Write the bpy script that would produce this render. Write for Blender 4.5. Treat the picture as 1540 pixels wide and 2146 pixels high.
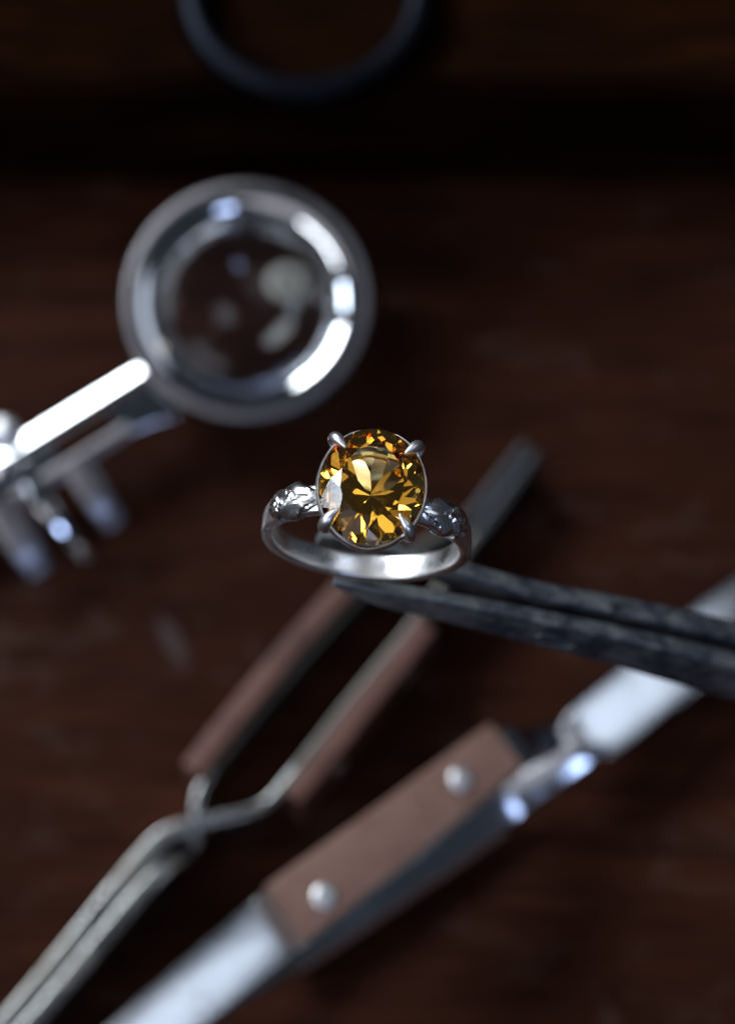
import bpy, bmesh, math, random
from mathutils import Vector, Matrix, noise
R = math.radians
random.seed(7)
for o in list(bpy.data.objects):
    bpy.data.objects.remove(o)
sc = bpy.context.scene
col = sc.collection
MM = 0.001                      # everything below is written in millimetres

# ------------------------------------------------------------------ camera
PITCH = 68.0
FOCUS = 204.0
FPX = 4360.0                    # focal length in photograph pixels
BENCH = 333.0                   # distance from lens to bench along the axis
W, H = 1540.0, 2146.0
fwd = Vector((0, math.cos(R(PITCH)), -math.sin(R(PITCH))))
rgt = Vector((1, 0, 0))
upv = Vector((0, math.sin(R(PITCH)), math.cos(R(PITCH))))
CAM = -fwd * BENCH
cam = bpy.data.cameras.new('camera')
camo = bpy.data.objects.new('camera', cam)
col.objects.link(camo)
camo.location = CAM * MM
camo.rotation_euler = (R(90 - PITCH), 0, 0)
cam.sensor_fit = 'VERTICAL'
cam.sensor_height = 24.0
cam.lens = 24.0 * FPX / H
cam.clip_start = 0.01
cam.clip_end = 20
cam.dof.use_dof = True
cam.dof.focus_distance = FOCUS * MM
cam.dof.aperture_fstop = cam.lens / 5.9
sc.camera = camo
sc.render.resolution_x, sc.render.resolution_y = 734, 1024

# ------------------------------------------------------------------ world and lamps
wd = bpy.data.worlds.new('World')
sc.world = wd
wd.use_nodes = True
wd.node_tree.nodes['Background'].inputs[0].default_value = (0.62, 0.76, 1.0, 1)
wd.node_tree.nodes['Background'].inputs[1].default_value = 0.042


def lamp(name, az, el, dist, sx, sy, rad, colr):
    l = bpy.data.lights.new(name, 'AREA')
    l.shape = 'RECTANGLE'
    l.size, l.size_y = sx, sy
    l.energy = rad * math.pi * sx * sy
    l.color = colr
    o = bpy.data.objects.new(name, l)
    col.objects.link(o)
    d = Vector((math.cos(R(el)) * math.cos(R(az)), math.cos(R(el)) * math.sin(R(az)), math.sin(R(el))))
    o.location = d * dist
    o.rotation_euler = (-d).to_track_quat('-Z', 'Y').to_euler()


lamp('window_light_upper_left', 137, 40, 1.5, 0.80, 0.50, 20.0, (0.88, 0.94, 1.0))
lamp('window_light_left', 174, 38, 1.5, 0.34, 0.32, 15.0, (0.72, 0.84, 1.0))
lamp('window_light_lower_left', 212, 40, 1.5, 0.80, 0.10, 20.0, (0.86, 0.93, 1.0))
lamp('window_light_front', 283, 42, 1.6, 0.26, 0.26, 13.0, (0.48, 0.62, 1.0))
lamp('skylight', 20, 65, 1.5, 0.62, 0.52, 1.6, (0.76, 0.85, 1.0))
lamp('ceiling_bounce', 232, 58, 1.7, 1.2, 0.95, 0.58, (0.95, 0.93, 1.0))
lamp('warm_bench_lamp', 40, 42, 1.4, 0.10, 0.10, 4.0, (1.0, 0.80, 0.55))

sc.view_settings.view_transform = 'Standard'
sc.view_settings.look = 'None'
sc.view_settings.exposure = 0.0
sc.view_settings.gamma = 1.0
sc.view_settings.use_curve_mapping = False
sc.render.engine = 'CYCLES'
cy = sc.cycles
cy.max_bounces = 28
cy.transmission_bounces = 28
cy.glossy_bounces = 10
cy.diffuse_bounces = 4
cy.sample_clamp_indirect = 6.0
cy.use_denoising = True


# ------------------------------------------------------------------ pixel helpers (photograph pixels -> mm)
def ray(px, py):
    return fwd + rgt * ((px - W / 2) / FPX) - upv * ((py - H / 2) / FPX)


def atd(px, py, depth):
    return CAM + ray(px, py) * depth


def atz(px, py, z):
    r = ray(px, py)
    return CAM + r * ((z - CAM.z) / r.z)


def atp(px, py, p0, n):
    r = ray(px, py)
    return CAM + r * ((p0 - CAM).dot(n) / r.dot(n))


# ------------------------------------------------------------------ materials
def mat(name):
    m = bpy.data.materials.new(name)
    m.use_nodes = True
    nt = m.node_tree
    return m, nt, nt.nodes['Principled BSDF'], nt.nodes['Material Output']


def nd(nt, t, **kw):
    n = nt.nodes.new(t)
    for k, v in kw.items():
        if k in n.inputs:
            n.inputs[k].default_value = v
        else:
            setattr(n, k, v)
    return n


def coords(nt, scale):
    tc = nd(nt, 'ShaderNodeTexCoord')
    mp = nd(nt, 'ShaderNodeMapping')
    mp.inputs['Scale'].default_value = scale
    nt.links.new(tc.outputs['Object'], mp.inputs['Vector'])
    return mp.outputs['Vector']


def tex_noise(nt, vec, scale, detail=6, rough=0.55, dist=0.0):
    n = nd(nt, 'ShaderNodeTexNoise', Scale=scale, Detail=detail, Roughness=rough, Distortion=dist)
    nt.links.new(vec, n.inputs['Vector'])
    return n.outputs['Fac']


def ramp(nt, fac, stops):
    r = nd(nt, 'ShaderNodeValToRGB')
    e = r.color_ramp.elements
    while len(e) < len(stops):
        e.new(0.5)
    for i, (p, c) in enumerate(stops):
        e[i].position = p
        e[i].color = (*c, 1) if len(c) == 3 else c
    nt.links.new(fac, r.inputs['Fac'])
    return r.outputs['Color']


def mixc(nt, fac, a, b, mode='MIX'):
    m = nd(nt, 'ShaderNodeMix', data_type='RGBA', blend_type=mode)
    for s, v in ((m.inputs[0], fac), (m.inputs[6], a), (m.inputs[7], b)):
        if isinstance(v, (int, float)):
            s.default_value = v
        elif isinstance(v, tuple):
            s.default_value = (*v, 1)
        else:
            nt.links.new(v, s)
    return m.outputs[2]


def bump(nt, b, h, strength, dist):
    n = nd(nt, 'ShaderNodeBump', Strength=strength, Distance=dist)
    nt.links.new(h, n.inputs['Height'])
    nt.links.new(n.outputs['Normal'], b.inputs['Normal'])


def wood_mat(name, dark, mid, light, rough=(0.38, 0.62), scuffs=0.75, spec=0.35, pale_streak=None):
    m, nt, b, out = mat(name)
    v = coords(nt, (9, 75, 75))
    g = tex_noise(nt, v, 1.6, 9, 0.62, 0.7)
    v2 = coords(nt, (60, 900, 900))
    fine = tex_noise(nt, v2, 1.0, 4, 0.6)
    v3 = coords(nt, (22, 30, 30))
    blot = tex_noise(nt, v3, 1.0, 4, 0.55)
    c = ramp(nt, g, [(0.30, dark), (0.52, mid), (0.74, light)])
    c = mixc(nt, 0.35, c, ramp(nt, fine, [(0.35, dark), (0.65, light)]))
    c = mixc(nt, ramp(nt, blot, [(0.42, (0, 0, 0)), (0.68, (0.8, 0.8, 0.8))]), c, mid)
    # dry greyed scuffs worn into the finish
    v4 = coords(nt, (55, 110, 110))
    sc_ = tex_noise(nt, v4, 1.0, 7, 0.68, 1.2)
    sm = ramp(nt, sc_, [(0.56, (0, 0, 0)), (0.72, (scuffs, scuffs, scuffs))])
    c = mixc(nt, sm, c, (0.050, 0.029, 0.022))
    for (p, ang, ln, wd_, amt) in pale_streak or []:  # pale elongated streaks mixed over the wood colour
        tc = nd(nt, 'ShaderNodeTexCoord')
        mp_ = nd(nt, 'ShaderNodeMapping')
        mp_.vector_type = 'TEXTURE'
        mp_.inputs['Location'].default_value = tuple(p * MM)
        mp_.inputs['Rotation'].default_value = (0, 0, R(ang))
        mp_.inputs['Scale'].default_value = (ln * MM, wd_ * MM, 1)
        nt.links.new(tc.outputs['Object'], mp_.inputs['Vector'])
        gr = nd(nt, 'ShaderNodeTexGradient', gradient_type='SPHERICAL')
        nt.links.new(mp_.outputs['Vector'], gr.inputs['Vector'])
        mm = nd(nt, 'ShaderNodeMath', operation='MULTIPLY')
        nt.links.new(gr.outputs['Fac'], mm.inputs[0])
        nt.links.new(fine, mm.inputs[1])
        c = mixc(nt, ramp(nt, mm.outputs[0], [(0.02, (0, 0, 0)), (0.3, (amt, amt, amt))]), c, (0.20, 0.19, 0.19))
    nt.links.new(c, b.inputs['Base Color'])
    rr = nd(nt, 'ShaderNodeMapRange')
    rr.inputs['To Min'].default_value, rr.inputs['To Max'].default_value = rough
    nt.links.new(blot, rr.inputs['Value'])
    nt.links.new(rr.outputs[0], b.inputs['Roughness'])
    b.inputs['Specular IOR Level'].default_value = spec
    hh = mixc(nt, 0.4, g, fine)
    bump(nt, b, hh, 0.35, 0.0006)
    return m


def metal_mat(name, colr, rough, var=0.1, nscale=900, bstr=0.15, bdist=0.00005, stain=None, stain_at=(0.5, 0.7), stretch=(1, 1, 1)):
    m, nt, b, out = mat(name)
    b.inputs['Metallic'].default_value = 1.0
    v = coords(nt, stretch)
    n1 = tex_noise(nt, v, nscale, 5, 0.6)
    n2 = tex_noise(nt, v, nscale * 0.23, 5, 0.62, 0.4)
    rr = nd(nt, 'ShaderNodeMapRange')
    rr.inputs['From Min'].default_value, rr.inputs['From Max'].default_value = 0.3, 0.7
    rr.inputs['To Min'].default_value, rr.inputs['To Max'].default_value = max(0.02, rough - var), rough + var
    nt.links.new(n2, rr.inputs['Value'])
    nt.links.new(rr.outputs[0], b.inputs['Roughness'])
    c = mixc(nt, n1, tuple(x * 0.9 for x in colr), colr)
    if stain:
        c = mixc(nt, ramp(nt, n2, [(stain_at[0], (0, 0, 0)), (stain_at[1], (1, 1, 1))]), c, stain)
    nt.links.new(c, b.inputs['Base Color'])
    bump(nt, b, n1, bstr, bdist)
    return m


M = {}
M['bench'] = wood_mat('bench_wood', (0.0040, 0.0012, 0.0007), (0.018, 0.0052, 0.0027), (0.066, 0.0205, 0.0105), rough=(0.5, 0.75), spec=0.03, pale_streak=[(atz(362, 1345, 0), 118, 6.0, 2.2, 0.14)])
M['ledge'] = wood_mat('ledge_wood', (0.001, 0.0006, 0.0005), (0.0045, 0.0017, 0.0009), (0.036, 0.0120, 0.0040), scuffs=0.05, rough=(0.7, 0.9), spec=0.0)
M['silver'] = metal_mat('ring_silver', (0.95, 0.94, 0.93), 0.34, 0.12, 1100, 0.25, 0.00005)
M['silver_leaf'] = metal_mat('carved_silver', (0.90, 0.89, 0.88), 0.27, 0.08, 2600, 0.2, 0.00004, (0.30, 0.29, 0.28), (0.52, 0.80))
M['chrome'] = metal_mat('chrome', (0.74, 0.75, 0.77), 0.05, 0.02, 600, 0.03, 0.00001)
M['satin'] = metal_mat('satin_chrome', (0.27, 0.258, 0.27), 0.32, 0.06, 1800, 0.25, 0.00003)
M['steel'] = metal_mat('brushed_steel', (0.62, 0.64, 0.67), 0.18, 0.05, 420, 0.12, 0.00004, (0.30, 0.27, 0.23), (0.56, 0.82))
M['spring'] = metal_mat('worn_spring_steel', (0.46, 0.46, 0.45), 0.28, 0.10, 500, 0.2, 0.00006, (0.16, 0.14, 0.11), (0.50, 0.80))
M['dark'] = metal_mat('dark_ring_steel', (0.009, 0.010, 0.014), 0.44, 0.08, 700, 0.2, 0.00006)
M['tip_steel'] = metal_mat('dark_tip_steel', (0.075, 0.078, 0.085), 0.42, 0.10, 500, 0.2, 0.00006)  # darkest steel tone, for the tips of the edge-on tweezers
M['arm_steel'] = metal_mat('darker_steel', (0.17, 0.165, 0.15), 0.38, 0.10, 500, 0.2, 0.00006, (0.08, 0.075, 0.07), (0.5, 0.8))  # darker tone for the arms between crossing and tips
M['rivet'] = metal_mat('rivet_aluminium', (0.72, 0.72, 0.73), 0.42, 0.06, 900, 0.1, 0.00003)


def tong_mat():
    m, nt, b, out = mat('fire_blackened_steel')
    v = coords(nt, (1, 1, 1))
    n1 = tex_noise(nt, coords(nt, (0.6, 1.2, 1.1)), 420, 8, 0.70, 0.5)
    n2 = tex_noise(nt, v, 150, 6, 0.62, 0.9)
    n3 = tex_noise(nt, v, 1700, 5, 0.6)
    c = ramp(nt, n1, [(0.34, (0.022, 0.025, 0.031)), (0.48, (0.11, 0.122, 0.148)), (0.62, (0.25, 0.258, 0.27)), (0.80, (0.38, 0.35, 0.30))])
    c = mixc(nt, ramp(nt, n2, [(0.46, (0, 0, 0)), (0.66, (0.7, 0.7, 0.7))]), c, (0.050, 0.066, 0.105))
    # pale ash and flux scale burnt onto the tips
    tc = nd(nt, 'ShaderNodeTexCoord')
    sx = nd(nt, 'ShaderNodeSeparateXYZ')
    nt.links.new(tc.outputs['Object'], sx.inputs[0])
    mr = nd(nt, 'ShaderNodeMapRange')
    for k, v_ in (('From Min', -0.046), ('From Max', -0.027), ('To Min', 1.0), ('To Max', 0.0)):
        mr.inputs[k].default_value = v_
    nt.links.new(sx.outputs['X'], mr.inputs['Value'])
    ms = nd(nt, 'ShaderNodeMath', operation='MULTIPLY')
    nt.links.new(mr.outputs[0], ms.inputs[0])
    nt.links.new(n1, ms.inputs[1])
    c = mixc(nt, ramp(nt, ms.outputs[0], [(0.12, (0, 0, 0)), (0.62, (0.75, 0.75, 0.75))]), c, (0.34, 0.36, 0.35))
    nt.links.new(c, b.inputs['Base Color'])
    b.inputs['Metallic'].default_value = 0.75
    rr = nd(nt, 'ShaderNodeMapRange')
    rr.inputs['To Min'].default_value, rr.inputs['To Max'].default_value = 0.30, 0.66
    nt.links.new(n1, rr.inputs['Value'])
    nt.links.new(rr.outputs[0], b.inputs['Roughness'])
    bump(nt, b, mixc(nt, 0.6, n1, n3), 0.14, 0.00006)
    return m


def fibre_mat(name, lo, hi, grime):
    m, nt, b, out = mat(name)
    v = coords(nt, (1, 1, 1))
    n1 = tex_noise(nt, v, 110, 7, 0.66, 0.6)
    n2 = tex_noise(nt, coords(nt, (0.6, 1.0, 1.0)), 1300, 5, 0.65)
    n3 = tex_noise(nt, v, 55, 5, 0.6, 1.0)
    c = ramp(nt, n1, [(0.3, lo), (0.7, hi)])
    c = mixc(nt, ramp(nt, n2, [(0.48, (0, 0, 0)), (0.72, (0.6, 0.6, 0.6))]), c, grime)
    c = mixc(nt, ramp(nt, n3, [(0.52, (0, 0, 0)), (0.72, (0.6, 0.6, 0.6))]), c, grime)
    nt.links.new(c, b.inputs['Base Color'])
    b.inputs['Roughness'].default_value = 0.55
    b.inputs['Specular IOR Level'].default_value = 0.35
    bump(nt, b, n2, 0.3, 0.00012)
    return m


def glass_mat(name, ior, tint=(1, 1, 1), absorb=None, density=0):
    m, nt, b, out = mat(name)
    b.inputs['Base Color'].default_value = (*tint, 1)
    b.inputs['Transmission Weight'].default_value = 1.0
    b.inputs['Roughness'].default_value = 0.0
    b.inputs['IOR'].default_value = ior
    if absorb:
        a = nd(nt, 'ShaderNodeVolumeAbsorption')
        a.inputs['Color'].default_value = (*absorb, 1)
        a.inputs['Density'].default_value = density
        nt.links.new(a.outputs[0], out.inputs['Volume'])
    return m


M['tong'] = tong_mat()
M['fibre'] = fibre_mat('brown_fibre_board', (0.165, 0.086, 0.065), (0.240, 0.138, 0.108), (0.085, 0.040, 0.028))
M['fibre_red'] = fibre_mat('dark_red_fibre_board', (0.075, 0.030, 0.021), (0.150, 0.066, 0.048), (0.030, 0.013, 0.010))  # darker, redder fibre for the grips of the edge-on tweezers
M['lens'] = glass_mat('lens_glass', 1.50, (0.97, 0.985, 0.98))
M['citrine'] = glass_mat('citrine', 1.66, (1, 1, 1), (0.978, 0.76, 0.02), 235)


def reflection_mat():
    m, nt, b, out = mat('lens_reflection')  # pale colour of the ring that stands in for the lens reflection
    v = coords(nt, (1, 1, 1))
    n = tex_noise(nt, v, 600, 4)
    nt.links.new(ramp(nt, n, [(0.3, (0.78, 0.76, 0.68)), (0.7, (0.86, 0.84, 0.77))]), b.inputs['Base Color'])
    b.inputs['Roughness'].default_value = 0.4
    return m


M['reflection_mat'] = reflection_mat()


# ------------------------------------------------------------------ object helpers
def thing(name, label, cat, base, group=None):
    o = bpy.data.objects.new(name, None)
    o.empty_display_size = 0.005
    col.objects.link(o)
    o.location = base * MM
    o['label'] = label
    o['category'] = cat
    if group:
        o['group'] = group
    return o


def build(name, verts, faces, m, parent=None, smooth=True, label=None, angle=35):
    """verts in world mm; stored relative to the top-level thing."""
    root = parent
    while root is not None and root.parent is not None:
        root = root.parent
    base = Vector(root.location) / MM if root else Vector((0, 0, 0))
    me = bpy.data.meshes.new(name)
    me.from_pydata([tuple((Vector(v) - base) * MM) for v in verts], [], faces)
    bm = bmesh.new()
    bm.from_mesh(me)
    bmesh.ops.recalc_face_normals(bm, faces=bm.faces)
    if smooth:
        for f in bm.faces:
            f.smooth = True
        for e in bm.edges:
            if len(e.link_faces) == 2 and e.calc_face_angle(0) > R(angle):
                e.smooth = False
    bm.to_mesh(me)
    bm.free()
    me.materials.append(m)
    o = bpy.data.objects.new(name, me)
    col.objects.link(o)
    if parent:
        o.parent = parent
    if label:
        o['label'] = label
    return o


def spline(pts, n):
    """Catmull-Rom through tuples/vectors of any length -> n samples per segment."""
    P = [list(p) for p in pts]
    P = [[2 * a - b for a, b in zip(P[0], P[1])]] + P + [[2 * a - b for a, b in zip(P[-1], P[-2])]]
    out = []
    for i in range(1, len(P) - 2):
        for k in range(n):
            t = k / n
            out.append([0.5 * (2 * b + (c - a) * t + (2 * a - 5 * b + 4 * c - d) * t * t + (3 * b - a - 3 * c + d) * t ** 3)
                        for a, b, c, d in zip(P[i - 1], P[i], P[i + 1], P[i + 2])])
    out.append(P[-2])
    return out


def rrect(hw, ht, r, k=3):
    r = min(r, hw * 0.98, ht * 0.98)
    out = []
    for cx, cy_, a0 in ((hw - r, ht - r, 0), (-hw + r, ht - r, 90), (-hw + r, -ht + r, 180), (hw - r, -ht + r, 270)):
        for i in range(k + 1):
            a = R(a0 + 90 * i / k)
            out.append((cx + r * math.cos(a), cy_ + r * math.sin(a)))
    return out


def loft(stations, r=0.3, k=3):
    """stations: (centre, side unit, normal unit, half width, half thickness)"""
    V, F = [], []
    n = 4 * (k + 1)
    for c, u, w, hw, ht in stations:
        for a, b in rrect(hw, ht, r, k):
            V.append(c + u * a + w * b)
    for i in range(len(stations) - 1):
        for j in range(n):
            F.append((i * n + j, i * n + (j + 1) % n, (i + 1) * n + (j + 1) % n, (i + 1) * n + j))
    F.append(tuple(range(n)))
    F.append(tuple(range((len(stations) - 1) * n, len(stations) * n)))
    return V, F


def strip(path, ref, r=0.3, n=6, k=3):
    """path: list of (Vector, half width along ref, half thickness); ref: direction the width follows."""
    S = spline([(*p, hw, ht) for p, hw, ht in path], n)
    st = []
    ref0 = ref
    for i, s in enumerate(S):
        a = Vector(S[max(0, i - 1)][:3])
        b = Vector(S[min(len(S) - 1, i + 1)][:3])
        t = (b - a).normalized()
        ref = ref0(i / n) if callable(ref0) else ref0
        w = t.cross(ref).normalized()
        u = w.cross(t).normalized()
        st.append((Vector(s[:3]), u, w, s[3], s[4]))
    return loft(st, r, k)


def tube(path, n=4, seg=12, close=False, squash=None):
    """path: (Vector, radius) -> round tube with domed ends."""
    S = spline([(*p, r) for p, r in path], n)
    V, F = [], []
    ref = Vector((0.31, 0.52, 0.79)).normalized()
    rows = []
    for i, s in enumerate(S):
        a = Vector(S[max(0, i - 1)][:3])
        b = Vector(S[min(len(S) - 1, i + 1)][:3])
        t = (b - a).normalized()
        u = t.cross(ref).normalized()
        w = t.cross(u).normalized()
        rows.append((Vector(s[:3]), u, w, s[3], t))
    full = []
    c, u, w, r, t = rows[0]
    for q in (80, 55, 28):
        full.append((c - t * r * math.sin(R(q)), u, w, r * math.cos(R(q))))
    for c, u, w, r, t in rows:
        full.append((c, u, w, r))
    for q in (28, 55, 80):
        full.append((c + t * r * math.sin(R(q)), u, w, r * math.cos(R(q))))
    for c, u, w, r in full:
        for j in range(seg):
            a = 2 * math.pi * j / seg
            V.append(c + u * r * math.cos(a) + w * r * math.sin(a))
    for i in range(len(full) - 1):
        for j in range(seg):
            F.append((i * seg + j, i * seg + (j + 1) % seg, (i + 1) * seg + (j + 1) % seg, (i + 1) * seg + j))
    F.append(tuple(range(seg)))
    F.append(tuple(range((len(full) - 1) * seg, len(full) * seg)))
    return V, F


def lathe(profile, frame, seg=96, closed=True, rad=None):
    """profile: (radius, height); frame: function local(x,y,z)->world. rad(i, angle) gives an offset."""
    V, F = [], []
    n = len(profile)
    for j in range(seg):
        a = 2 * math.pi * j / seg
        for i, (r, z) in enumerate(profile):
            rr = r + (rad(i, j) if rad else 0)
            V.append(frame(rr * math.cos(a), rr * math.sin(a), z))
    for j in range(seg):
        j2 = (j + 1) % seg
        for i in range(n if closed else n - 1):
            i2 = (i + 1) % n
            F.append((j * n + i, j2 * n + i, j2 * n + i2, j * n + i2))
    if not closed:
        F.append(tuple(j * n for j in range(seg)))
        F.append(tuple(j * n + n - 1 for j in range(seg)))
    return V, F


def box(x0, x1, y0, y1, z0, z1, bev=1.0):
    bm = bmesh.new()
    bmesh.ops.create_cube(bm, size=1)
    for v in bm.verts:
        v.co = Vector(((x0 + x1) / 2 + v.co.x * (x1 - x0), (y0 + y1) / 2 + v.co.y * (y1 - y0), (z0 + z1) / 2 + v.co.z * (z1 - z0)))
    bmesh.ops.bevel(bm, geom=bm.edges[:], offset=bev, segments=3, affect='EDGES')
    V = [v.co.copy() for v in bm.verts]
    F = [tuple(v.index for v in f.verts) for f in bm.faces]
    bm.free()
    return V, F


# ------------------------------------------------------------------ setting
yl = atz(770, 385, 0).y
V, F = box(-420, 420, -330, yl + 260, -40, 0, 1.5)
o = build('bench_top', V, F, M['bench'])
o['kind'] = 'structure'
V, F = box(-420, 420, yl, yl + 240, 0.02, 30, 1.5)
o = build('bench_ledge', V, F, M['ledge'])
o['kind'] = 'structure'

# ------------------------------------------------------------------ ring with citrine
TILT, ROLL = 21.5, 6.0
S0 = atd(779, 1020, 201)
view = -ray(779, 1020).normalized()
ru = rgt.copy()
vu = view.cross(ru).normalized()
ru = vu.cross(view).normalized()
rz = view * math.cos(R(TILT)) + vu * math.sin(R(TILT))
ry = vu * math.cos(R(TILT)) - view * math.sin(R(TILT))
rx = ru
q = Matrix.Rotation(R(ROLL), 3, -view)      # clockwise as seen from above
rx, ry, rz = (-(q @ -rx)), (q @ ry), (q @ rz)


def rl(x, y, z):
    return S0 + rx * x + ry * y + rz * z


AX, AY = 5.15, 6.05
HR, HT, HWD = 9.95, 0.60, 1.32             # hoop mid radius, half thickness, half width
HZ = -13.7
ring = thing('ring', 'silver ring set with a large oval golden citrine, gripped by blackened tongs', 'ring', rl(0, 0, HZ - HR - HT))

# band: squarish section, slightly hammered, wider at the shoulders
st = []
N = 110
V, F = [], []
sec = rrect(1, 1, 0.34, 3)
ns = len(sec)
for i in range(N):
    a = R(90 + 18 + 324 * i / (N - 1))          # open under the stone, ends run into the basket
    ca, sa = math.cos(a), math.sin(a)
    top = max(0.0, sa)
    wdt = HWD * (1 + 0.10 * top)
    tht = HT * (1 + 0.15 * max(0, sa - 0.3))
    wob = 0.05 * noise.noise(Vector((ca * 2.2, sa * 2.2, 3)))
    for p, qy in sec:
        rr = HR + p * tht + wob
        V.append(rl(rr * ca * 1.02, qy * wdt * (1 + 0.05 * noise.noise(Vector((ca * 3, sa * 3, 9)))), HZ + rr * sa))
for i in range(N - 1):
    for j in range(ns):
        F.append((i * ns + j, (i + 1) * ns + j, (i + 1) * ns + (j + 1) % ns, i * ns + (j + 1) % ns))
F.append(tuple(range(ns)))
F.append(tuple(range((N - 1) * ns, N * ns)))
build('band', V, F, M['silver'], ring, angle=50)


# stone: oval brilliant, real flat facets cut plane by plane
def cut_stone():
    bm = bmesh.new()
    bmesh.ops.create_cone(bm, cap_ends=True, segments=96, radius1=1.0, radius2=1.0, depth=3)

    def cut(n, d):
        n = Vector(n).normalized()
        bmesh.ops.bisect_plane(bm, geom=bm.verts[:] + bm.edges[:] + bm.faces[:], plane_co=n * d, plane_no=n, clear_outer=True, dist=1e-6)
        edges = [e for e in bm.edges if e.is_boundary]
        if edges:
            bmesh.ops.edgeloop_fill(bm, edges=edges)

    def facet(az, ang, r, z):
        n = Vector((math.sin(R(ang)) * math.cos(R(az)), math.sin(R(ang)) * math.sin(R(az)), math.cos(R(ang)) if z >= 0 else -math.cos(R(ang))))
        p = Vector((r * math.cos(R(az)), r * math.sin(R(az)), z))
        cut(n, n.dot(p))
    g = 0.022
    cut((0, 0, 1), 0.30)
    for k in range(8):
        facet(k * 45 + 22.5, 35, 1.0, g)
    for k in range(16):
        facet(k * 22.5 + 11.25, 41, 0.992, g)
    for k in range(8):
        facet(k * 45, 23, 0.585, 0.30)
    rj = random.Random(5)
    for k in range(16):
        facet(k * 22.5 + 11.25 + rj.uniform(-.6, .6), 57 + rj.uniform(-.7, .7), 0.995, -g)
    for k in range(16):
        facet(k * 22.5 + rj.uniform(-.8, .8), 50.5 + rj.uniform(-.5, .5), 0.955, -g)
    for k in range(16):
        facet(k * 22.5 + 11.25 + rj.uniform(-.8, .8), (43.5 if k % 2 else 46.0) + rj.uniform(-.7, .7), 0.56, -0.455)
    bmesh.ops.remove_doubles(bm, verts=bm.verts, dist=1e-5)
    bmesh.ops.dissolve_limit(bm, angle_limit=R(0.3), verts=bm.verts, edges=bm.edges)
    bmesh.ops.recalc_face_normals(bm, faces=bm.faces)
    bm.verts.index_update()
    V = [rl(v.co.x * AX, v.co.y * AY, v.co.z * AX) for v in bm.verts]
    F = [tuple(v.index for v in f.verts) for f in bm.faces]
    bm.free()
    return V, F


V, F = cut_stone()
build('gemstone', V, F, M['citrine'], ring, smooth=False, label='faceted oval golden yellow citrine')

# basket: girdle seat, lower rail, four claws
PR = [43, 137, 223, 317]
V, F = [], []
N, sg = 96, 10
for i in range(N):
    a = 2 * math.pi * i / N
    dip = min(abs((math.degrees(a) - p + 180) % 360 - 180) for p in PR) / 45.0
    zz = -0.50 - 0.75 * min(1, dip) ** 1.5 * abs(math.sin(a)) ** 2
    for j in range(sg):
        b = 2 * math.pi * j / sg
        off = 0.20 * math.cos(b)
        V.append(rl((AX + 0.10 + off) * math.cos(a), (AY + 0.10 + off) * math.sin(a), zz + 0.55 * math.sin(b)))
for i in range(N):
    for j in range(sg):
        F.append((i * sg + j, ((i + 1) % N) * sg + j, ((i + 1) % N) * sg + (j + 1) % sg, i * sg + (j + 1) % sg))
build('seat_rail', V, F, M['silver'], ring)
V, F = [], []
for i in range(N):
    a = 2 * math.pi * i / N
    for j in range(sg):
        b = 2 * math.pi * j / sg
        off = 0.38 * math.cos(b)
        V.append(rl((3.3 + off) * math.cos(a), (3.5 + off) * math.sin(a), -3.45 + 0.45 * math.sin(b)))
for i in range(N):
    for j in range(sg):
        F.append((i * sg + j, ((i + 1) % N) * sg + j, ((i + 1) % N) * sg + (j + 1) % sg, i * sg + (j + 1) % sg))
build('lower_rail', V, F, M['silver'], ring)
for p in PR:
    ca, sa = math.cos(R(p)), math.sin(R(p))

    def cl(f, z):
        return rl((AX * f) * ca, (AY * f) * sa, z)
    path = [(cl(0.64, -3.6), 0.52), (cl(0.90, -1.9), 0.55), (cl(1.085, -0.5), 0.62), (cl(1.085, 0.45), 0.64), (cl(1.01, 1.08), 0.60), (cl(0.90, 1.38), 0.44), (cl(0.79, 1.58), 0.20)]
    V, F = tube(path, 5, 14)
    build('claw', V, F, M['silver'], ring)


# shoulders: carved folded leaves sitting on the band
def leaf_bud(side):
    V, F = [], []
    nu, nv = 72, 40
    a0 = 47.0
    for i in range(nu + 1):
        u = i / nu                                   # along the band, from outer end to the stone
        ang = R(22 + 44 * u)
        cx, cz = (HR + 0.35) * math.cos(ang), HZ + (HR + 0.35) * math.sin(ang)
        env = math.sin(math.pi * min(1, max(0, u * 0.97 + 0.02))) ** 0.55
        for j in range(nv):
            b = 2 * math.pi * j / nv
            hw, hh = 1.75 * env, 1.45 * env
            s = u * 3.6
            t = math.cos(b)
            # overlapping folds slanting across the bud, split by a central vein
            wv = noise.noise(Vector((u * 2.2, t * 1.3, side * 4)))
            p1 = 2.6 * u + 1.3 * abs(t) + 0.5 * wv                 # leaf folds, chevron-wise about the vein
            f1 = (p1 % 1.0) ** 0.6 * (1 - max(0, (p1 % 1.0) - 0.86) / 0.14)
            f2 = abs(math.sin(3.1 * b + 2.4 * u + 1.5 * wv)) ** 0.6   # fine ribs running along each leaf
            f3 = noise.noise(Vector((u * 4, t * 3, 11 + side)))
            cr = 0.32 * f1 + 0.12 * f2 + 0.12 * f3 - 0.22 * math.exp(-(t / 0.13) ** 2)
            k = 0.76 + cr * env
            x = cx + math.cos(ang) * hh * k * math.sin(b)
            z = cz + math.sin(ang) * hh * k * math.sin(b)
            V.append(rl(side * x * 1.02, hw * k * t, z))
    for i in range(nu):
        for j in range(nv):
            F.append((i * nv + j, (i + 1) * nv + j, (i + 1) * nv + (j + 1) % nv, i * nv + (j + 1) % nv))
    F.append(tuple(range(nv)))
    F.append(tuple(range(nu * nv, nu * nv + nv)))
    return V, F


for s in (-1, 1):
    V, F = leaf_bud(s)
    build('leaf_shoulder', V, F, M['silver_leaf'], ring, angle=24)

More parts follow.
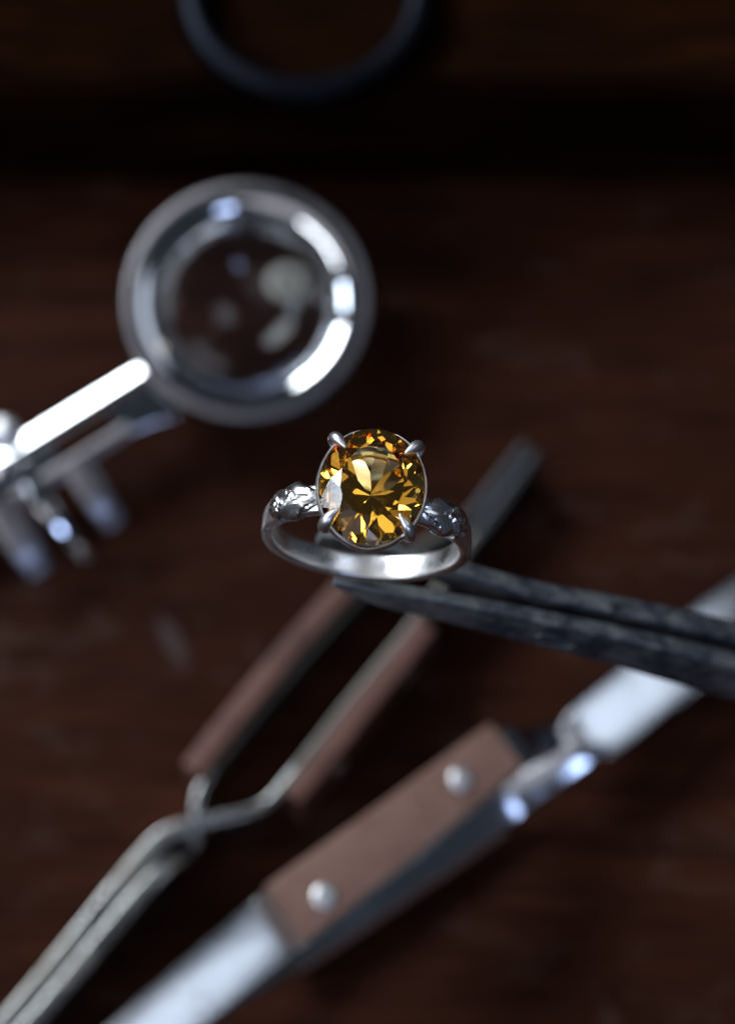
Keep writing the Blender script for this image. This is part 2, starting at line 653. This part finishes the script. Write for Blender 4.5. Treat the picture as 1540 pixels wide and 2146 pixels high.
# ------------------------------------------------------------------ blackened tongs gripping the band
# the two jaws press on the two rims of the band, at its lowest point
tb = rl(0, 0, HZ - HR)
d0 = (tb - CAM).dot(fwd)


def arm_path(rows, d_at):
    out = []
    for (px, py, hw, ht) in rows:
        out.append((atd(px, py, d_at(px)), hw, ht))
    return out


def depth_of(px):
    return d0 + 1.0 + (px - 680) / 860.0 * 17


wide = (fwd * 0.80 - upv * 0.60).normalized()
tongs = thing('soldering_tongs', 'fire blackened steel tongs reaching in and pinching the silver ring band', 'tongs', atd(1640, 1400, depth_of(1640)))
low = arm_path([(700, 1218, 0.55, 0.40), (740, 1229, 1.0, 0.58), (810, 1247, 1.5, 0.75), (940, 1273, 1.85, 0.80), (1110, 1311, 2.2, 0.9), (1290, 1353, 2.6, 1.0), (1540, 1418, 3.2, 1.1), (1900, 1520, 3.6, 1.0), (2500, 1690, 3.8, 1.0), (3300, 1900, 3.6, 1.0)], depth_of)
V, F = strip(low, wide, 0.28, 8)
la = build('arm', V, F, M['tong'], tongs)
V, F = strip(arm_path([(3270, 1895, 3.6, 1.3), (3420, 1935, 3.6, 1.3)], lambda p: depth_of(p) + 1), wide, 0.3, 4)
upp = arm_path([(668, 1126, 0.75, 0.50), (720, 1136, 1.1, 0.60), (830, 1163, 1.4, 0.75), (950, 1200, 1.5, 0.9), (1110, 1250, 1.7, 1.15), (1290, 1287, 1.9, 1.25), (1540, 1346, 2.2, 1.4), (1900, 1452, 3.0, 1.0), (2500, 1648, 3.6, 1.0), (3300, 1868, 3.6, 1.0)], lambda p: depth_of(p) + 2.0)
V, F = strip(upp, wide, 0.28, 8)
build('arm', V, F, M['tong'], tongs)
# hollow punched in the outer side of the lower arm
c0 = atd(1166, 1343, depth_of(1166) - 0.6)
ax = (atd(1290, 1372, depth_of(1290)) - atd(1110, 1330, depth_of(1110))).normalized()
nn = (-upv * 0.8 - fwd * 0.6).normalized()


def dimple(x, y, z):
    return c0 + ax * (x * 2.0) + nn.cross(ax) * (y * 0.8) + nn * z


V, F = lathe([(1.0, 0.0), (1.12, 0.16), (1.25, 0.18), (1.36, 0.0)], dimple, 32)
build('punched_eyelet', V, F, M['tong'], tongs)

# ------------------------------------------------------------------ chrome magnifier
MZ = 18.0
mc = atz(518, 628, MZ)
mt = R(13.5)
mw = Vector((0.02, -math.sin(mt), math.cos(mt))).normalized()
mu = Vector((1, 0, 0))
mv = mw.cross(mu).normalized()
mu = mv.cross(mw).normalized()


def ml(x, y, z):
    return mc + mu * x + mv * y + mw * z


mag = thing('magnifier', 'round chrome magnifier with knurled rim, thick glass lens and pronged handle', 'magnifier', Vector((mc.x, mc.y, 0.0)))
scale = FPX / (mc - CAM).dot(fwd)              # px per mm there
RO = 261.0 / scale
TE = 132
prof = [(RO - 0.5, 0), (RO, -0.7), (RO, -3.0), (RO, -6.2), (RO - 0.9, -7.0), (RO - 5.3, -7.0), (RO - 5.3, -4.2), (RO - 2.2, -0.6), (RO - 2.0, 0.05), (RO - 1.5, 0.12)]


def kn(i, j):
    return (0.30 if j % 4 in (0, 1) else -0.22) if i in (1, 2, 3) else 0


V, F = lathe(prof, ml, TE * 4, True, kn)
build('rim', V, F, M['satin'], mag, angle=50)
# polished rounded lip inside the rim
RB = RO - 2.05
prof = [(RB - 5.0 * math.sin(R(6 + 84 * k / 18)), -4.9 + 5.0 * math.cos(R(6 + 84 * k / 18))) for k in range(19)] + [(RB - 5.0, -6.7), (RB - 0.4, -6.7)]
V, F = lathe(prof, ml, 160)
build('bezel', V, F, M['chrome'], mag, angle=40)
# lens: flat in front, bulging behind
RL = RB - 5.05
prof = [(max(0.02, RL * k / 14), -4.4 + 0.2 * (k / 14) ** 2) for k in range(15)]
prof2 = [(max(0.02, RL * (1 - k / 14)), -5.4 - 3.2 * (1 - (1 - k / 14) ** 2)) for k in range(15)]
V, F = lathe(prof + prof2, ml, 120, False)
build('lens', V, F, M['lens'], mag, angle=50)


def mp(px, py, w=0.0):
    return atp(px, py, mc + mw * w, mw)


# handle: bright half-round rail, slotted plate, lower lip
hd = (mp(0, 958, -3) - mp(300, 775, -3)).normalized()
hn = mw.cross(hd).normalized()
if hn.y > 0:
    hn = -hn                                     # towards the prongs
h0 = mp(296, 790, -3)


def hp(s, t, w):
    return h0 + hd * s + hn * t + mw * w


Lw = Vector((math.cos(R(40)) * math.cos(R(137)), math.cos(R(40)) * math.sin(R(137)), math.sin(R(40))))
hv = (CAM - hp(14, 0, 0)).normalized()
hb = (Lw + hv).normalized()
hb = (hb - hd * hb.dot(hd)).normalized()       # the rail's broad face is turned up towards the window
hr = hb.cross(hd).normalized()
V, F = strip([(hp(-3.2, 0.2, 0.0), 1.5, 1.0), (hp(-1.5, 0, 0.5), 1.7, 1.3), (hp(2, 0, 0.6), 1.8, 1.4), (hp(20, 0, 0.6), 1.9, 1.4), (hp(26.5, 0, 0.6), 1.9, 1.4)], hr, 0.95, 6, 4)
build('handle_rail', V, F, M['chrome'], mag)
V, F = strip([(hp(26.5, 0.3, 0.0), 2.6, 1.2), (hp(40, 0.3, 0.0), 2.6, 1.2), (hp(58, 0.3, 0.0), 2.6, 1.2)], hr, 0.8, 6, 4)
build('handle_rail', V, F, M['satin'], mag)
hl = build('handle_plate', *strip([(hp(-2.2, 5.0, -0.6), 3.9, 0.6), (hp(1, 4.6, -0.6), 3.2, 0.6), (hp(6, 4.2, -0.6), 2.6, 0.6), (hp(7.2, 4.2, -0.6), 2.6, 0.6)], hn, 0.3), M['chrome'], mag)
V, F = strip([(hp(6.0, 6.1, -0.5), 1.15, 0.75), (hp(20, 6.3, -0.5), 1.35, 0.75), (hp(58, 6.5, -0.5), 1.5, 0.75)], hn, 0.5)
build('handle_lip', V, F, M['satin'], mag)
V, F = strip([(hp(17.5, 3.4, -0.7), 3.4, 0.5), (hp(30, 3.4, -0.7), 3.4, 0.5), (hp(58, 3.4, -0.7), 3.4, 0.5)], hn, 0.3)
build('handle_plate', V, F, M['chrome'], mag)


def prong(p, hw, m):
    pts = [(atz(px, py, z), h, 0.7) for px, py, z, h in p]
    V, F = strip(pts, hd, 0.5, 6)
    build('prong', V, F, m, mag)


prong([(158, 968, 12.5, 2.2), (180, 1002, 12.0, 2.3), (215, 1058, 10.0, 2.3), (245, 1100, 7.5, 2.0)], 0, M['satin'])
prong([(66, 1010, 12.4, 1.5), (85, 1040, 12.4, 1.55), (108, 1075, 11.9, 1.5), (145, 1125, 9.5, 1.2), (182, 1170, 6.0, 1.0)], 0, M['chrome'])
prong([(-5, 1052, 12.0, 2.5), (25, 1100, 11.0, 2.6), (60, 1156, 9.0, 2.6), (88, 1200, 6.5, 2.2)], 0, M['satin'])
# clamping screw beside the rail
ks = atp(8, 905, hp(0, 0, 2.6), mw)


def kf(x, y, z):
    return ks + mu * x + mv * y + mw * z


V, F = lathe([(0.02, 1.3), (1.2, 1.15), (2.1, 0.6), (2.4, -0.2), (2.4, -2.4), (1.2, -2.6), (1.2, -6), (0.02, -6)], kf, 40, False)
build('clamp_screw', V, F, M['rivet'], mag)

# pale holed ring, added under the lens to stand in for its reflection
bc = atz(584, 612, 0)


def bf(x, y, z):
    return Vector((bc.x + x, bc.y + y, z))


V, F = lathe([(1.25, 0.6), (1.35, 1.2), (1.85, 1.4), (2.3, 1.1), (2.45, 0.8), (2.3, 0.1), (1.35, 0.1)], bf, 48)
o = build('reflection_ring', V, F, M['reflection_mat'])
o['label'] = 'small pale ring added under the magnifier glass as its round reflection'
o['category'] = 'reflection_ring'


# ------------------------------------------------------------------ rivet and grips
def rivet(c, n, rad, parent):
    n = n.normalized()
    a = n.cross(Vector((0.3, 0.8, 0.5))).normalized()
    b = n.cross(a)

    def f(x, y, z):
        return c + a * x + b * y + n * z
    V, F = lathe([(0.02, 0.34), (rad * 0.6, 0.31), (rad * 0.9, 0.18), (rad, 0.0), (rad, -1.0), (0.02, -1.0)], f, 28, False)
    build('rivet', V, F, M['rivet'], parent)


# ------------------------------------------------------------------ cross-locking tweezers lying on their side
TH = 6.2                                        # half width of the strip (standing on edge)
Z = Vector((0, 0, 1))
tw = thing('cross_lock_tweezers', 'cross locking tweezers lying on edge, brown grips either side of dark gap', 'tweezers', atz(480, 1640, 0), 'cross locking tweezers on the bench')


def edge(px, py, top=2 * TH):
    """pixel of the upper edge -> centre of the strip"""
    p = atz(px, py, top)
    return Vector((p.x, p.y, top / 2))


def epath(rows):
    return [(edge(px, py), TH, t / 2) for px, py, t in rows]


A = epath([(-190, 2372, 2.4), (-60, 2225, 2.8), (48, 2105, 3.1), (180, 1946, 3.2), (296, 1802, 3.1), (350, 1747, 2.6), (420, 1722, 1.9), (500, 1704, 1.7), (562, 1680, 1.6), (622, 1610, 1.5), (745, 1450, 1.5), (868, 1300, 1.5), (950, 1185, 1.5), (1000, 1112, 1.7)])
AT = epath([(1000, 1112, 1.7), (1030, 1070, 1.9), (1080, 1000, 1.9), (1128, 932, 1.4)])
A = [(p - Z * (0.5 if i > 9 else 0), w - (0.5 if i > 9 else 0), t) for i, (p, w, t) in enumerate(A)]
V, F = strip(A[:10], Z, 0.35, 8)
build('tail_arm', V, F, M['spring'], tw)
V, F = strip(A[9:], Z, 0.35, 8)
build('arm', V, F, M['arm_steel'], tw, label='darker steel arm')
B = epath([(-160, 2395, 2.0), (-28, 2252, 2.4), (90, 2128, 2.6), (220, 1972, 2.7), (334, 1838, 2.5), (392, 1775, 1.8), (414, 1722, 1.5), (410, 1665, 1.5), (440, 1596, 1.5), (560, 1450, 1.5), (745, 1240, 1.5), (880, 1130, 1.5), (968, 1084, 1.7)])
BT = epath([(968, 1084, 1.7), (1004, 1044, 1.9), (1056, 976, 1.9), (1104, 912, 1.4)])
B = [(p + Vector((-0.35, 0.3, 0)) if i < 5 else p, w, t) for i, (p, w, t) in enumerate(B)]
B = [(p - Z * (1.6 if i > 4 else 0.0), w - (1.6 if i > 4 else 0), t) for i, (p, w, t) in enumerate(B)]
V, F = strip(B[:9], Z, 0.35, 8)
build('tail_arm', V, F, M['spring'], tw)
V, F = strip(B[8:], Z, 0.35, 8)
build('arm', V, F, M['arm_steel'], tw, label='darker steel arm')
for t_ in (AT, BT):
    V, F = strip([(p - Z * 1.5, w - 1.5, t) for p, w, t in t_], Z, 0.35, 8)
    build('tip', V, F, M['tip_steel'], tw, label='dark steel tip')
V, F = strip([(edge(-165, 2345), TH, 1.5), (edge(-215, 2425), TH, 1.7), (edge(-180, 2420), TH, 1.5)], Z, 0.35, 4)
build('tail_bend', V, F, M['spring'], tw)
for rows, sd in (([(402, 1612), (470, 1524), (560, 1413), (650, 1308), (735, 1215)], -1), ([(612, 1668), (690, 1570), (772, 1462), (840, 1376), (892, 1306)], 1)):
    pts = [(edge(px, py, 2 * TH + 0.2), TH - 0.1, 1.75) for px, py in rows]
    V, F = strip(pts, Z, 0.5, 6)
    g = build('grip', V, F, M['fibre_red'], tw)
    for i in (1, 3):
        t = (pts[i + 1][0] - pts[i - 1][0]).normalized()
        n = t.cross(Z) * sd
        rivet(pts[i][0] + n * 1.75, n, 1.6, g)

# ------------------------------------------------------------------ second cross-locking tweezers, lying flat with the riveted grip up
t2 = thing('cross_lock_tweezers', 'cross locking tweezers lying flat with riveted brown grip facing up', 'tweezers', atz(830, 1800, 0), 'cross locking tweezers on the bench')
pa, pb = atz(600, 1925, 20), atz(1050, 1580, 16)
d2 = (pb - pa).normalized()
side2 = (Z.cross(d2).normalized() + Z * 0.147).normalized()   # across the strips, towards upper left in the picture


def fp(rows, zo=0.0):
    out = []
    for px, py, z, wpx, t in rows:
        p = atz(px, py, z)
        s = FPX / (p - CAM).dot(fwd)
        out.append((p + Z * zo, wpx / s / 2, t / 2))
    return out


up2 = fp([(140, 2302, 33.5, 128, 1.2), (365, 2118, 29.0, 136, 1.2), (560, 1956, 24.9, 140, 1.2), (600, 1924, 24.0, 142, 1.2), (830, 1755, 21.0, 126, 1.2), (1050, 1585, 17.5, 108, 1.2), (1120, 1556, 13.8, 62, 1.4), (1190, 1528, 9.5, 46, 1.4), (1260, 1500, 6.0, 60, 1.3), (1330, 1478, 4.2, 100, 1.2), (1480, 1365, 2.6, 110, 1.2), (1640, 1238, 2.0, 100, 1.2)])
V, F = strip(up2, side2, 0.25, 6)
build('arm', V, F, M['steel'], t2)
lo2 = fp([(130, 2312, 22, 90, 1.2), (330, 2160, 16, 100, 1.2), (600, 1985, 7.6, 100, 1.2), (830, 1830, 6.2, 104, 1.2), (1030, 1692, 5.4, 100, 1.2), (1110, 1648, 7.0, 72, 1.3), (1165, 1614, 8.7, 62, 1.3), (1205, 1584, 9.9, 62, 1.3), (1222, 1564, 10.4, 70, 1.3), (1236, 1540, 10.7, 126, 1.2), (1350, 1447, 9.9, 130, 1.2), (1480, 1330, 8.9, 124, 1.2), (1640, 1205, 6.5, 104, 1.2)])
V, F = strip(lo2, lambda k: (side2 + Z * 0.22 * min(1, max(0, (8.4 - k) / 1.6))).normalized(), 0.25, 6)
build('arm', V, F, M['steel'], t2)
V, F = strip([(atz(1600, 1240, 3.6), 3.4, 2.0), (atz(1668, 1188, 3.2), 3.2, 1.6)], side2, 0.6, 4)
build('tail_bend', V, F, M['steel'], t2)
gp = fp([(600, 1924, 24.0, 142, 4.2), (700, 1850, 22.8, 138, 4.2), (830, 1752, 21.0, 130, 4.2), (960, 1650, 19.0, 120, 4.2), (1050, 1580, 17.5, 112, 4.2)], 2.7)
V, F = strip(gp, side2, 0.35, 6)
g = build('grip', V, F, M['fibre'], t2)
for px, py, z in ((682, 1878, 27.8), (968, 1633, 23.8)):
    i = 0 if px < 800 else 3
    t = (gp[i + 1][0] - gp[i][0]).normalized()
    n = side2.cross(t)
    if n.z < 0:
        n = -n
    rivet(atp(px, py, gp[1 if i == 0 else 3][0] + n * 2.1, n), n, 1.75, g)
gp = fp([(600, 1985, 7.6, 104, 4.2), (700, 1920, 7.0, 106, 4.2), (830, 1830, 6.2, 108, 4.2), (960, 1742, 5.6, 106, 4.2), (1030, 1692, 5.4, 104, 4.2)], -2.75)
V, F = strip(gp, (side2 + Z * 0.22).normalized(), 0.35, 6)
build('grip', V, F, M['fibre'], t2)

# ------------------------------------------------------------------ dark steel ring lying on the ledge
rc = atz(643, -18, 33.5)


def df(x, y, z):
    return Vector((rc.x + x, rc.y + y, 32.6 + z))


s_ = FPX / (rc - CAM).dot(fwd)
Rr = 238.0 / s_
prof = [(Rr + 2.6 * math.cos(2 * math.pi * k / 20), 2.6 * math.sin(2 * math.pi * k / 20)) for k in range(20)]
V, F = lathe(prof, df, 96)
o = build('steel_ring', V, F, M['dark'])
o['label'] = 'dark steel loop lying flat on the wooden ledge'
o['category'] = 'metal ring'
